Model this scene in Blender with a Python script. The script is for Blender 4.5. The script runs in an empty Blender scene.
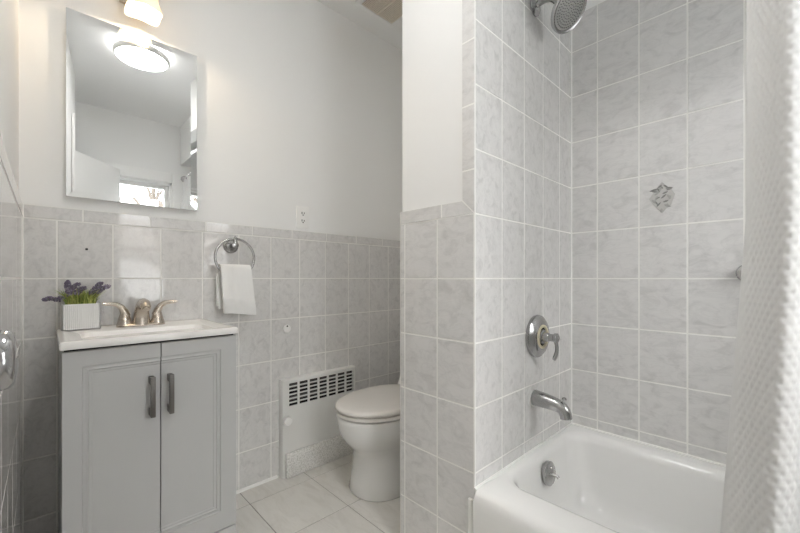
import bpy, bmesh, math, random
import numpy as np
from mathutils import Vector, Matrix, noise
random.seed(7)
C = bpy.context.scene.collection
SC = bpy.context.scene
PI = math.pi

# ------------------------------------------------------------------ camera
EYE = 0.99
cam_d = bpy.data.cameras.new('camera')
cam = bpy.data.objects.new('camera', cam_d); C.objects.link(cam)
cam_d.sensor_fit = 'HORIZONTAL'; cam_d.sensor_width = 36.0
cam_d.lens = 371.0 / 800.0 * 36.0
cam_d.shift_y = 11.9 / 800.0
cam_d.clip_start = 0.005; cam_d.clip_end = 200
cam.location = (0, 0, EYE)
cam.rotation_euler = (PI / 2, 0, -math.radians(43.7))
SC.camera = cam

# ------------------------------------------------------------------ world, lights, exposure
LAMP = 26.0          # ceiling light diffuser
SHADE = 0.45         # sconce glass
SKY = 14.0
SC.view_settings.view_transform = 'Standard'
SC.view_settings.look = 'None'
SC.view_settings.gamma = 1.0
SC.view_settings.use_curve_mapping = False
SC.view_settings.exposure = 0.36
w = bpy.data.worlds.new('sky'); SC.world = w
w.use_nodes = True
bg = w.node_tree.nodes['Background']
bg.inputs[1].default_value = SKY
_n, _l = w.node_tree.nodes, w.node_tree.links           # bright overcast sky, paler towards the horizon
_tc = _n.new('ShaderNodeTexCoord'); _sx = _n.new('ShaderNodeSeparateXYZ'); _rp = _n.new('ShaderNodeValToRGB')
_l.new(_tc.outputs['Generated'], _sx.inputs[0]); _l.new(_sx.outputs['Z'], _rp.inputs['Fac']); _l.new(_rp.outputs['Color'], bg.inputs[0])
_rp.color_ramp.elements[0].position = 0.02; _rp.color_ramp.elements[0].color = (0.36, 0.375, 0.39, 1)
_rp.color_ramp.elements[1].position = 0.75; _rp.color_ramp.elements[1].color = (1.0, 0.985, 0.965, 1)
SC.cycles.use_denoising = True
SC.cycles.max_bounces = 14
SC.cycles.diffuse_bounces = 10
SC.cycles.glossy_bounces = 8
SC.cycles.transmission_bounces = 8
SC.cycles.caustics_reflective = False
SC.cycles.caustics_refractive = False
SC.cycles.sample_clamp_indirect = 6.0

# ------------------------------------------------------------------ materials
def mat(name, col, rough=0.5, metal=0.0, spec=0.5, coat=0.0, emit=None, estr=0.0):
    m = bpy.data.materials.new(name); m.use_nodes = True
    b = m.node_tree.nodes['Principled BSDF']
    b.inputs['Base Color'].default_value = (*col, 1)
    b.inputs['Roughness'].default_value = rough
    b.inputs['Metallic'].default_value = metal
    b.inputs['Specular IOR Level'].default_value = spec
    b.inputs['Coat Weight'].default_value = coat
    if emit:
        b.inputs['Emission Color'].default_value = (*emit, 1)
        b.inputs['Emission Strength'].default_value = estr
    return m

def nodes(m):
    return m.node_tree.nodes, m.node_tree.links, m.node_tree.nodes['Principled BSDF']

def ramp(n, stops):
    r = n.new('ShaderNodeValToRGB')
    while len(r.color_ramp.elements) < len(stops): r.color_ramp.elements.new(0.5)
    for e, (p, c) in zip(r.color_ramp.elements, stops):
        e.position = p; e.color = (*c, 1)
    return r

def add_noise_bump(m, scale, dist, strength=0.3, detail=3):
    n, l, b = nodes(m)
    tc = n.new('ShaderNodeTexCoord'); t = n.new('ShaderNodeTexNoise')
    t.inputs['Scale'].default_value = scale; t.inputs['Detail'].default_value = detail
    bp = n.new('ShaderNodeBump'); bp.inputs['Strength'].default_value = strength; bp.inputs['Distance'].default_value = dist
    l.new(tc.outputs['Object'], t.inputs['Vector']); l.new(t.outputs['Fac'], bp.inputs['Height'])
    l.new(bp.outputs['Normal'], b.inputs['Normal'])
    return m

def marble(name, light, dark, vein, rough, scale=11.0, bump=0.0006, stretch=(1, 1, 1)):
    m = mat(name, light, rough, spec=0.5)
    n, l, b = nodes(m)
    tc = n.new('ShaderNodeTexCoord'); geo = n.new('ShaderNodeNewGeometry')
    mp = n.new('ShaderNodeMapping'); mp.inputs['Scale'].default_value = stretch
    mul = n.new('ShaderNodeMath'); mul.operation = 'MULTIPLY'; mul.inputs[1].default_value = 37.0
    add = n.new('ShaderNodeVectorMath'); add.operation = 'ADD'
    l.new(tc.outputs['Object'], mp.inputs['Vector'])
    l.new(geo.outputs['Random Per Island'], mul.inputs[0])
    l.new(mp.outputs['Vector'], add.inputs[0]); l.new(mul.outputs[0], add.inputs[1])
    n1 = n.new('ShaderNodeTexNoise'); n1.inputs['Scale'].default_value = scale
    mp.inputs['Rotation'].default_value = (0.7, 0.6, 0.75)
    n1.inputs['Detail'].default_value = 7; n1.inputs['Roughness'].default_value = 0.62; n1.inputs['Distortion'].default_value = 0.9
    l.new(add.outputs[0], n1.inputs['Vector'])
    r1 = ramp(n, [(0.30, dark), (0.50, light), (0.75, tuple(min(1, x * 1.05) for x in light))])
    l.new(n1.outputs['Fac'], r1.inputs['Fac'])
    n2 = n.new('ShaderNodeTexNoise'); n2.inputs['Scale'].default_value = scale * 0.8
    n2.inputs['Detail'].default_value = 4; n2.inputs['Distortion'].default_value = 1.6
    l.new(add.outputs[0], n2.inputs['Vector'])
    r2 = ramp(n, [(0.44, (0, 0, 0)), (0.50, (1, 1, 1)), (0.55, (0, 0, 0))])
    l.new(n2.outputs['Fac'], r2.inputs['Fac'])
    sc = n.new('ShaderNodeMath'); sc.operation = 'MULTIPLY'; sc.inputs[1].default_value = 0.16
    l.new(r2.outputs['Color'], sc.inputs[0])
    mx = n.new('ShaderNodeMix'); mx.data_type = 'RGBA'
    l.new(sc.outputs[0], mx.inputs['Factor'])
    l.new(r1.outputs['Color'], mx.inputs['A']); mx.inputs['B'].default_value = (*vein, 1)
    l.new(mx.outputs['Result'], b.inputs['Base Color'])
    if bump:
        n3 = n.new('ShaderNodeTexNoise'); n3.inputs['Scale'].default_value = 22; n3.inputs['Detail'].default_value = 1
        l.new(add.outputs[0], n3.inputs['Vector'])
        bp = n.new('ShaderNodeBump'); bp.inputs['Strength'].default_value = 0.35; bp.inputs['Distance'].default_value = bump
        l.new(n3.outputs['Fac'], bp.inputs['Height']); l.new(bp.outputs['Normal'], b.inputs['Normal'])
    return m

M = {}
M['paint'] = add_noise_bump(mat('white_paint', (0.872, 0.874, 0.868), 0.55, spec=0.3), 90, 0.001, 0.12)
M['ceil'] = mat('ceiling_paint', (0.88, 0.88, 0.875), 0.7, spec=0.2)
M['trim'] = mat('trim_paint', (0.88, 0.88, 0.87), 0.3)
M['tile'] = marble('marbled_tile', (0.715, 0.708, 0.702), (0.60, 0.594, 0.59), (0.50, 0.495, 0.49), 0.045, scale=17, bump=0.00012, stretch=(1.9, 0.8, 1.5))
M['grout'] = mat('grout', (0.86, 0.855, 0.83), 0.8)
M['floor'] = marble('floor_tile', (0.72, 0.705, 0.67), (0.64, 0.62, 0.58), (0.62, 0.60, 0.555), 0.33, scale=7, bump=0.0003, stretch=(3.2, 1, 1))
M['fgrout'] = mat('floor_grout', (0.30, 0.285, 0.26), 0.9)
M['caulk'] = mat('caulk', (0.87, 0.87, 0.85), 0.45)
M['cab'] = mat('grey_cabinet_paint', (0.525, 0.530, 0.530), 0.38)
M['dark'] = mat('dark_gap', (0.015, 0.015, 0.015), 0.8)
M['counter'] = mat('cultured_marble', (0.88, 0.87, 0.85), 0.16)
M['nickel'] = mat('brushed_nickel', (0.60, 0.54, 0.475), 0.27, 1.0)
M['pull'] = mat('steel_pull', (0.20, 0.19, 0.18), 0.42, 1.0)
M['chrome'] = mat('chrome', (0.66, 0.66, 0.66), 0.10, 1.0)
M['satin'] = mat('satin_chrome', (0.45, 0.45, 0.45), 0.2, 1.0)
M['porcelain'] = mat('porcelain', (0.80, 0.80, 0.785), 0.10, coat=0.3)
M['seat'] = mat('toilet_seat_plastic', (0.78, 0.755, 0.72), 0.22)
M['tub'] = mat('tub_enamel', (0.86, 0.86, 0.85), 0.13, coat=0.3)
M['mirror'] = mat('mirror_silver', (0.90, 0.91, 0.91), 0.0, 1.0)
M['mirror_edge'] = mat('mirror_edge', (0.35, 0.36, 0.36), 0.3, 0.6)
M['towel'] = add_noise_bump(mat('terry_cloth', (0.86, 0.86, 0.85), 0.95, spec=0.1), 520, 0.003, 0.6, 2)
M['ceramic'] = mat('white_ceramic', (0.83, 0.83, 0.83), 0.4)
M['leaf'] = mat('leaf_green', (0.20, 0.30, 0.06), 0.6)
M['leaf2'] = mat('leaf_yellow_green', (0.46, 0.50, 0.14), 0.6)
M['lav'] = mat('lavender_bud', (0.175, 0.15, 0.215), 0.8)
M['lav2'] = mat('lavender_bud_pale', (0.33, 0.30, 0.38), 0.8)
M['soil'] = mat('moss', (0.07, 0.09, 0.03), 0.95)
M['rad'] = mat('radiator_enamel', (0.80, 0.80, 0.78), 0.38)
M['plastic'] = mat('white_plastic', (0.90, 0.90, 0.885), 0.35)
M['cream'] = mat('cream_gasket', (0.66, 0.60, 0.45), 0.6)
M['spray'] = mat('spray_face', (0.42, 0.42, 0.41), 0.4, 0.2)
M['nozzle'] = mat('nozzle_rubber', (0.16, 0.16, 0.16), 0.4)
M['curtain'] = mat('curtain_cloth', (0.70, 0.70, 0.695), 0.8, spec=0.2)
n, l, b = nodes(M['curtain'])
tl_ = n.new('ShaderNodeBsdfTranslucent'); tl_.inputs[0].default_value = (0.8, 0.8, 0.79, 1); mx_ = n.new('ShaderNodeMixShader'); mx_.inputs[0].default_value = 0.16
o_ = n['Material Output']; l.new(b.outputs[0], mx_.inputs[1]); l.new(tl_.outputs[0], mx_.inputs[2]); l.new(mx_.outputs[0], o_.inputs[0])
M['ventm'] = mat('vent_grille', (0.80, 0.74, 0.64), 0.5)
M['knob'] = mat('polished_knob', (0.50, 0.50, 0.51), 0.12, 1.0)
M['shade'] = mat('frosted_shade', (0.9, 0.86, 0.78), 0.4, emit=(1.0, 0.70, 0.40), estr=SHADE)
n, l, b = nodes(M['shade'])
b.inputs['Base Color'].default_value = (0.62, 0.58, 0.50, 1)
tl_ = n.new('ShaderNodeBsdfTranslucent'); tl_.inputs[0].default_value = (0.96, 0.90, 0.78, 1); mx_ = n.new('ShaderNodeMixShader'); mx_.inputs[0].default_value = 0.16
o_ = n['Material Output']; l.new(b.outputs[0], mx_.inputs[1]); l.new(tl_.outputs[0], mx_.inputs[2]); l.new(mx_.outputs[0], o_.inputs[0])
M['bulb'] = mat('bulb', (1, 1, 1), 0.4, emit=(1.0, 0.86, 0.66), estr=3)
M['diffuser'] = mat('lamp_diffuser', (0.95, 0.95, 0.95), 0.4, emit=(1.0, 0.982, 0.955), estr=LAMP)
M['wood'] = mat('bark', (0.10, 0.085, 0.07), 0.9)
M['deco'] = mat('deco_plate', (0.56, 0.555, 0.54), 0.25)
M['deco2'] = mat('deco_leaf', (0.24, 0.24, 0.23), 0.35)
M['deco3'] = mat('deco_leaf_pale', (0.40, 0.40, 0.385), 0.3)
M['roof'] = mat('shingle', (0.30, 0.29, 0.28), 0.9)
M['peel'] = mat('textured_foil', (0.60, 0.60, 0.57), 0.42, 0.25)
n, l, b = nodes(M['peel'])
tc = n.new('ShaderNodeTexCoord'); t = n.new('ShaderNodeTexNoise'); t.inputs['Scale'].default_value = 130; t.inputs['Detail'].default_value = 4
l.new(tc.outputs['Object'], t.inputs['Vector'])
r = ramp(n, [(0.36, (0.66, 0.655, 0.63)), (0.58, (0.88, 0.875, 0.86))]); l.new(t.outputs['Fac'], r.inputs['Fac'])
l.new(r.outputs['Color'], b.inputs['Base Color'])
bp = n.new('ShaderNodeBump'); bp.inputs['Strength'].default_value = 0.8; bp.inputs['Distance'].default_value = 0.004
l.new(t.outputs['Fac'], bp.inputs['Height']); l.new(bp.outputs['Normal'], b.inputs['Normal'])
# clear glass: transparent with a fresnel sheen
g = bpy.data.materials.new('window_glass'); g.use_nodes = True
n, l = g.node_tree.nodes, g.node_tree.links; n.clear()
out = n.new('ShaderNodeOutputMaterial'); mx = n.new('ShaderNodeMixShader'); fr = n.new('ShaderNodeFresnel'); fr.inputs[0].default_value = 1.3
tr = n.new('ShaderNodeBsdfTransparent'); gl = n.new('ShaderNodeBsdfGlossy'); gl.inputs['Roughness'].default_value = 0.0
l.new(fr.outputs[0], mx.inputs[0]); l.new(tr.outputs[0], mx.inputs[1]); l.new(gl.outputs[0], mx.inputs[2]); l.new(mx.outputs[0], out.inputs[0])
M['glass'] = g

# ------------------------------------------------------------------ mesh builder
class MB:
    def __init__(s): s.v = []; s.f = []; s.m = []
    def add(s, v, f, mi=0):
        o = len(s.v); s.v += [tuple(p) for p in v]
        s.f += [tuple(i + o for i in q) for q in f]; s.m += [mi] * len(f); return s
    def box(s, x0, x1, y0, y1, z0, z1, bev=0.0, seg=2, mi=0, T=None):
        bm = bmesh.new(); bmesh.ops.create_cube(bm, size=1)
        for q in bm.verts: q.co = Vector(((x0 + x1) / 2 + q.co.x * (x1 - x0), (y0 + y1) / 2 + q.co.y * (y1 - y0), (z0 + z1) / 2 + q.co.z * (z1 - z0)))
        if bev: bmesh.ops.bevel(bm, geom=bm.edges[:], offset=bev, segments=seg, profile=0.5, affect='EDGES', clamp_overlap=True)
        return s.bm(bm, mi, T)
    def bm(s, bm, mi=0, T=None):
        bm.verts.index_update()
        s.add([(T @ q.co) if T else q.co for q in bm.verts], [[q.index for q in f.verts] for f in bm.faces], mi); bm.free(); return s
    def rings(s, R, cap0=True, cap1=True, mi=0, closed=False):
        k = len(R[0]); v = [p for r_ in R for p in r_]; f = []
        last = len(R) if closed else len(R) - 1
        for i in range(last):
            a, b_ = i * k, ((i + 1) % len(R)) * k
            for j in range(k):
                f.append((a + j, a + (j + 1) % k, b_ + (j + 1) % k, b_ + j))
        if not closed:
            if cap0: f.append(tuple(range(k - 1, -1, -1)))
            if cap1: f.append(tuple((len(R) - 1) * k + j for j in range(k)))
        return s.add(v, f, mi)
    def lathe(s, prof, o, axis, seg=40, mi=0, cap0=True, cap1=True):
        a = Vector(axis).normalized(); u = a.orthogonal().normalized(); w_ = a.cross(u); o = Vector(o)
        R = [[o + a * h + (u * math.cos(2 * PI * j / seg) + w_ * math.sin(2 * PI * j / seg)) * max(r_, 1e-5) for j in range(seg)] for r_, h in prof]
        return s.rings(R, cap0, cap1, mi)
    def tube(s, pts, rad, seg=14, mi=0, sx=1.0):
        P = [Vector(p) for p in pts]; R = []
        if not hasattr(rad, '__len__'): rad = [rad] * len(P)
        d = (P[1] - P[0]).normalized(); u = d.orthogonal().normalized()
        for i, p in enumerate(P):
            t_ = ((P[i] - P[i - 1]) if i == len(P) - 1 else (P[i + 1] - P[max(i - 1, 0)])).normalized()
            u = (u - t_ * u.dot(t_)).normalized(); w_ = t_.cross(u)
            R.append([p + (u * math.cos(2 * PI * j / seg) * sx + w_ * math.sin(2 * PI * j / seg)) * rad[i] for j in range(seg)])
        return s.rings(R, True, True, mi)
    def torus(s, c, axis, R0, r0, seg=56, k=12, mi=0):
        a = Vector(axis).normalized(); u = a.orthogonal().normalized(); w_ = a.cross(u); c = Vector(c); R = []
        for i in range(seg):
            d = u * math.cos(2 * PI * i / seg) + w_ * math.sin(2 * PI * i / seg)
            R.append([c + d * (R0 + r0 * math.cos(2 * PI * j / k)) + a * r0 * math.sin(2 * PI * j / k) for j in range(k)])
        return s.rings(R, mi=mi, closed=True)
    def build(s, name, mats, parent=None, smooth=35, fixn=True):
        if not isinstance(mats, (list, tuple)): mats = [mats]
        V = np.array(s.v); c = Vector(((V[:, 0].min() + V[:, 0].max()) / 2, (V[:, 1].min() + V[:, 1].max()) / 2, V[:, 2].min()))
        me = bpy.data.meshes.new(name); me.from_pydata([tuple(Vector(p) - c) for p in s.v], [], s.f)
        for q in mats: me.materials.append(q)
        me.polygons.foreach_set('material_index', s.m)
        if fixn:
            bm = bmesh.new(); bm.from_mesh(me); bmesh.ops.recalc_face_normals(bm, faces=bm.faces); bm.to_mesh(me); bm.free()
        if smooth:
            me.polygons.foreach_set('use_smooth', [True] * len(me.polygons)); me.set_sharp_from_angle(angle=math.radians(smooth))
        me.update()
        o = bpy.data.objects.new(name, me); C.objects.link(o)
        wl = parent['_w'] if parent else (0, 0, 0)
        o.location = (c.x - wl[0], c.y - wl[1], c.z - wl[2]); o['_w'] = tuple(c)
        if parent: o.parent = parent
        return o

def tag(o, label, cat, group=None):
    o['label'] = label; o['category'] = cat
    if group: o['group'] = group
    return o
def thing(name, label, cat, loc, group=None):
    o = bpy.data.objects.new(name, None); C.objects.link(o); o.empty_display_size = 0.05
    o.location = loc; o['_w'] = tuple(loc); return tag(o, label, cat, group)
def struct(o):
    o['kind'] = 'structure'; return o
def arc(p0, p1, p2, k=10):
    p0, p1, p2 = map(Vector, (p0, p1, p2))
    return [p0 * (1 - t) ** 2 + p1 * 2 * t * (1 - t) + p2 * t * t for t in [i / k for i in range(k + 1)]]
def rrect(x0, x1, y0, y1, rad, z, k=8):
    """rounded rectangle ring, counter-clockwise"""
    rad = min(rad, (x1 - x0) / 2 - 1e-4, (y1 - y0) / 2 - 1e-4); P = []
    for cx, cy, a in ((x1 - rad, y1 - rad, 0), (x0 + rad, y1 - rad, 90), (x0 + rad, y0 + rad, 180), (x1 - rad, y0 + rad, 270)):
        for i in range(k + 1):
            t_ = math.radians(a + 90 * i / k); P.append((cx + rad * math.cos(t_), cy + rad * math.sin(t_), z))
    return P

# ------------------------------------------------------------------ tile fields: real tiles over a grout bed
AX = {'-Y': lambda p: (lambda u, v, d: (u, p - d, v)), '+Y': lambda p: (lambda u, v, d: (u, p + d, v)),
      '-X': lambda p: (lambda u, v, d: (p - d, u, v)), '+X': lambda p: (lambda u, v, d: (p + d, u, v)),
      '+Z': lambda p: (lambda u, v, d: (u, v, p + d))}
def cuts(a, b_, lines, tol=0.012):
    return [a] + [q for q in sorted(lines) if a + tol < q < b_ - tol] + [b_]
def tiles(mb, f, us, vs, gap=0.0044, ch=0.0012, dep=0.0008, tilt=0.00035, bed=True):
    for i in range(len(us) - 1):
        for j in range(len(vs) - 1):
            a, b_, c, d = us[i] + gap / 2, us[i + 1] - gap / 2, vs[j] + gap / 2, vs[j + 1] - gap / 2
            e = [random.uniform(-tilt, tilt) for _ in range(3)]
            q = [0, e[0], e[0] + e[1], e[1]]
            lo = [f(u, v, -dep * 1.6) for u, v in ((a, c), (b_, c), (b_, d), (a, d))]
            hi = [f(u, v, q[k]) for k, (u, v) in enumerate(((a + ch, c + ch), (b_ - ch, c + ch), (b_ - ch, d - ch), (a + ch, d - ch)))]
            mb.add(lo + hi, [(4, 5, 6, 7), (0, 1, 5, 4), (1, 2, 6, 5), (2, 3, 7, 6), (3, 0, 4, 7)], 0)
    if bed:
        mb.add([f(us[0], vs[0], -dep), f(us[-1], vs[0], -dep), f(us[-1], vs[-1], -dep), f(us[0], vs[-1], -dep)], [(0, 1, 2, 3)], 1)
def grid(start, step, n0, n1): return [start + step * k for k in range(n0, n1)]
ROW = grid(EYE, 0.203, -5, 7)                       # horizontal joints, 8 inch tiles
TW = 0.1545

# ------------------------------------------------------------------ the room shell
YB, XR, XP, YT, YA = 1.760, 1.712, 0.967, 0.675, 1.011     # tile faces: back wall, tub back wall, partition end, plumbing wall, alcove side
XL, YF, HC = -0.056, -0.70, 2.50
mb = MB(); FX = grid(0.954, 0.305, -6, 6); FY = grid(1.631, 0.305, -10, 3)
mb.box(XL - 1.2, 1.9, YF - 0.2, 1.95, -0.1, -0.0015, mi=1)
fu = cuts(XL - 1.2, XR + 0.005, FX); fv = cuts(YF - 0.01, YB + 0.005, FY)
tiles(mb, AX['+Z'](0.0), fu, fv, gap=0.0026, ch=0.0008, dep=0.0014, tilt=0.0001, bed=False)
struct(mb.build('floor', [M['floor'], M['fgrout']], smooth=0))
mb = MB(); mb.box(XL - 1.2, 1.9, YF - 0.2, 1.95, HC, HC + 0.1)
struct(mb.build('ceiling', M['ceil'], smooth=0))

def wall(name, boxes, fields=(), borders=()):
    mb = MB()
    for q in boxes: mb.box(*q)
    o = struct(mb.build(name, M['paint'], smooth=0))
    for nm, lst, g_ in (('tile_field', fields, 0.0044), ('tile_border', borders, 0.004)):
        if lst:
            m2 = MB()
            for f, us, vs in lst: tiles(m2, f, us, vs, gap=g_)
            m2.build(nm, [M['tile'], M['grout']], o, smooth=0)
    return o
ZT, ZC, ZS = 1.193, 1.239, 2.167                       # wainscot joint, wainscot top, shower tile top
ub = cuts(XL, XR, grid(0.029, TW * 1.003, -2, 14)); ubt = cuts(XL, XR, grid(0.098, 0.2045, -2, 9))
wall('wall_back', [(XL - 0.1, 1.85, YB + 0.008, YB + 0.11, 0, HC)],
     [(AX['-Y'](YB), ub, cuts(0, ZT, ROW))], [(AX['-Y'](YB - 0.001), ubt, [ZT, ZC])])
lv = cuts(0.14, YB, [YB - 0.03 - TW * k for k in range(12)])
wall('wall_left', [(XL - 0.1, XL - 0.008, 0.035, YB + 0.01, 0, HC), (XL - 0.1, XL - 0.008, YF, 0.035, 2.03, HC)],
     [(AX['+X'](XL), lv, cuts(0, ZT, ROW))], [(AX['+X'](XL + 0.001), cuts(0.14, YB, [YB - 0.1 - 0.2045 * k for k in range(9)]), [ZT, ZC])])
uy = cuts(YF + 0.004, YT, [0.566 - TW * k for k in range(9)])
wall('wall_right', [(XR + 0.008, XR + 0.11, YF - 0.1, YB + 0.01, 0, HC)],
     [(AX['-X'](XR), uy, cuts(0.381, ZS, ROW)), (AX['-X'](XR), cuts(YA, YB, [YB - TW * k for k in range(6)]), cuts(0, ZT, ROW))],
     [(AX['-X'](XR), uy, [0.337, 0.381]), (AX['-X'](XR - 0.001), [YA, YA + .2, YA + .4, YA + .6, YB], [ZT, ZC])])
ux = cuts(XP, XR, [0.975 + 0.1535 * k for k in range(6)])
zv = cuts(ZT, ZS, [1.332 + 0.2045 * k for k in range(5)])
wall('wall_partition', [(XP + 0.008, XR + 0.01, YT + 0.008, YA - 0.004, 0, HC)],
     [(AX['-X'](XP), [YT, 0.8285, 0.9865, YA], cuts(0, ZT, ROW)), (AX['-Y'](YT), ux, cuts(0.381, ZS, ROW)),
      (AX['+Y'](YA), cuts(XP, XR, [XP + TW * k for k in range(6)]), cuts(0, ZT, ROW))],
     [(AX['-Y'](YT), ux, [0.337, 0.381]), (AX['+Y'](YA + 0.001), cuts(XP, XR, [XP + .2 * k for k in range(5)]), [ZT, ZC])])
# border tiles of the partition end, mitred where the level run meets the upright run
pw = bpy.data.objects['wall_partition']
m2 = MB(); f = AX['-X'](XP - 0.0012)
def poly_tile(pts, ch=0.001, gap=0.002):
    P = [Vector((u, v)) for u, v in pts]; c = sum(P, Vector((0, 0))) / len(P)
    def ins(p, d): return p + (c - p).normalized() * d
    lo = [f(*ins(p, gap), -0.0075) for p in P]; hi = [f(*ins(p, gap + ch), 0.0) for p in P]; k = len(P)
    m2.add(lo + hi, [tuple(range(k, 2 * k))] + [(i, (i + 1) % k, k + (i + 1) % k, k + i) for i in range(k)], 0)
BW = 0.0475
poly_tile([(0.8085, ZT), (YA, ZT), (YA, ZC), (0.8085, ZC)])
poly_tile([(YT, ZT), (0.8085, ZT), (0.8085, ZC), (YT + BW, ZC)])
zz = [None] + zv[1:]
poly_tile([(YT, ZT), (YT + BW, ZC), (YT + BW, zv[1]), (YT, zv[1])])
for a, b_ in zip(zv[1:-1], zv[2:]): poly_tile([(YT, a), (YT + BW, a), (YT + BW, b_), (YT, b_)])
q = 0.0009
m2.add([f(YT, ZT, -q), f(YA, ZT, -q), f(YA, ZC, -q), f(YT + BW, ZC, -q), f(YT + BW, ZS, -q), f(YT, ZS, -q)], [(0, 1, 2, 3, 4, 5)], 1)
m2.add([f(YT, ZS, -q), f(YT + BW, ZS, -q), f(YT + BW, ZS, -0.007), f(YT, ZS, -0.007), f(YT + BW, ZC, -q), f(YT + BW, ZC, -0.0075), f(YA, ZC, -q), f(YA, ZC, -0.0075)],
       [(0, 1, 2, 3), (1, 4, 5, 2), (4, 6, 7, 5)], 1)
m2.build('tile_border', [M['tile'], M['grout']], pw, smooth=0)
# rounded corner edges of the tile (partition end to plumbing wall, partition end to alcove)
m2 = MB(); m2.tube([(XP + 0.003, YT + 0.003, 0.337), (XP + 0.003, YT + 0.003, ZS)], 0.0036, 10)
m2.build('tile_edge', M['grout'], pw)
# header over the tub
mb = MB(); mb.box(XP + 0.008, XP + 0.11, YF - 0.005, YT + 0.01, 2.12, HC); struct(mb.build('wall_header', M['paint'], smooth=0))
# front wall with the window opening, tub end tiled
WX0, WX1, WZ0, WZ1 = 0.32, 0.90, 0.70, 1.92
VX0_, VX1_, VZ0_ = 1.10, 1.56, 1.02                      # second window, over the tub end
y0, y1 = YF - 0.12, YF - 0.008
wall('wall_front', [(XL - 0.1, WX0, y0, y1, 0, HC), (WX1, VX0_, y0, y1, 0, HC), (VX1_, 1.85, y0, y1, 0, HC),
                    (WX0, WX1, y0, y1, 0, WZ0), (WX0, WX1, y0, y1, WZ1, HC), (VX0_, VX1_, y0, y1, WZ1, HC), (VX0_, VX1_, y0, y1, 0, VZ0_)],
     [(AX['+Y'](YF), cuts(1.0, XR, [1.0 + TW * k for k in range(6)]), cuts(0.381, VZ0_ - 0.1, ROW)),
      (AX['+Y'](YF), [VX1_ + 0.09, XR], cuts(VZ0_ - 0.1, ZS, ROW))])
# hallway beyond the doorway
mb = MB(); mb.box(XL - 1.2, XL - 1.1, YF - 0.2, 1.9, 0, HC); mb.box(XL - 1.1, XL - 0.1, YF - 0.2, YF - 0.12, 0, HC); mb.box(XL - 1.1, XL - 0.1, 1.85, 1.95, 0, HC)
struct(mb.build('wall_hall', M['paint'], smooth=0))
# window casing, sashes, panes
def window(name, x0, x1, z0, z1, cw, sill):
    wn = struct(bpy.data.objects.new(name, None)); C.objects.link(wn); wn.location = ((x0 + x1) / 2, YF, z0); wn['_w'] = tuple(wn.location)
    mb = MB()
    for a in ((x0 - cw, x0, z0 - 0.1, z1 + cw), (x1, x1 + cw, z0 - 0.1, z1 + cw), (x0, x1, z1, z1 + cw), (x0, x1, z0 - 0.1, z0)):
        mb.box(a[0], a[1], YF - 0.008, YF + 0.018, a[2], a[3], 0.004)
    mb.box(x0 - cw + sill, x1 + cw - sill, YF - 0.008, YF + 0.045, z0 - 0.025, z0 + 0.005, 0.006)
    for a in ((x0, x0 + 0.02, z0, z1), (x1 - 0.02, x1, z0, z1), (x0, x1, z1 - 0.02, z1), (x0, x1, z0, z0 + 0.02)):
        mb.box(a[0], a[1], YF - 0.12, YF - 0.008, a[2], a[3])
    mb.build('window_frame', M['trim'], wn)
    zm = z0 + (z1 - z0) * 0.475
    for za, zb, y in ((z0 + 0.02, zm + 0.02, YF - 0.045), (zm - 0.02, z1 - 0.02, YF - 0.08)):
        mb = MB(); s_ = 0.034; xa, xb = x0 + 0.02, x1 - 0.02
        mb.box(xa, xa + s_, y - 0.015, y + 0.015, za, zb, .002); mb.box(xb - s_, xb, y - 0.015, y + 0.015, za, zb, .002)
        mb.box(xa + s_, xb - s_, y - 0.015, y + 0.015, za, za + s_, .002); mb.box(xa + s_, xb - s_, y - 0.015, y + 0.015, zb - s_, zb, .002)
        o = mb.build('sash', M['trim'], wn)
        mb = MB(); mb.box(xa + s_, xb - s_, y - 0.002, y + 0.002, za + s_, zb - s_); mb.build('pane', M['glass'], o, smooth=0)
window('window_1', WX0, WX1, WZ0, WZ1, 0.10, 0.0)
window('window_2', VX0_, VX1_, VZ0_, WZ1, 0.085, 0.004)
# door leaf, swung into the room behind the camera
A = Vector((XL + 0.012, 0.030, 0)); d = Vector((0.537, -0.64, 0)).normalized(); nrm = Vector((-d.y, d.x, 0))
dr = struct(bpy.data.objects.new('door_1', None)); C.objects.link(dr); dr.location = A; dr['_w'] = tuple(A)
T = Matrix.Translation(A - nrm * 0.045) @ Matrix((( d.x, nrm.x, 0, 0), (d.y, nrm.y, 0, 0), (0, 0, 1, 0), (0, 0, 0, 1)))
mb = MB(); mb.box(0, 0.85, -0.018, 0.018, 0.01, 1.965, 0.002, T=T); mb.build('door_leaf', M['trim'], dr)
mb = MB()
for sgn in (1, -1):
    mb.lathe([(0.03, 0), (0.03, 0.006), (0.012, 0.012), (0.012, 0.04), (0.026, 0.048), (0.028, 0.06), (0.02, 0.072), (0.0, 0.075)], T @ Vector((0.77, 0.018 * sgn, 0.95)), nrm * sgn, 28)
mb.build('door_knob', M['chrome'], dr)
mb = MB()
mb.box(XL - 0.006, XL + 0.012, 0.035, 0.125, 0, 2.12, 0.004); mb.box(XL - 0.1, XL - 0.008, 0.02, 0.036, 0, 2.03)
mb.box(XL - 0.006, XL + 0.012, YF + .002, 0.035, 2.03, 2.12, 0.004)
struct(mb.build('trim_1', M['trim']))
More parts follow.
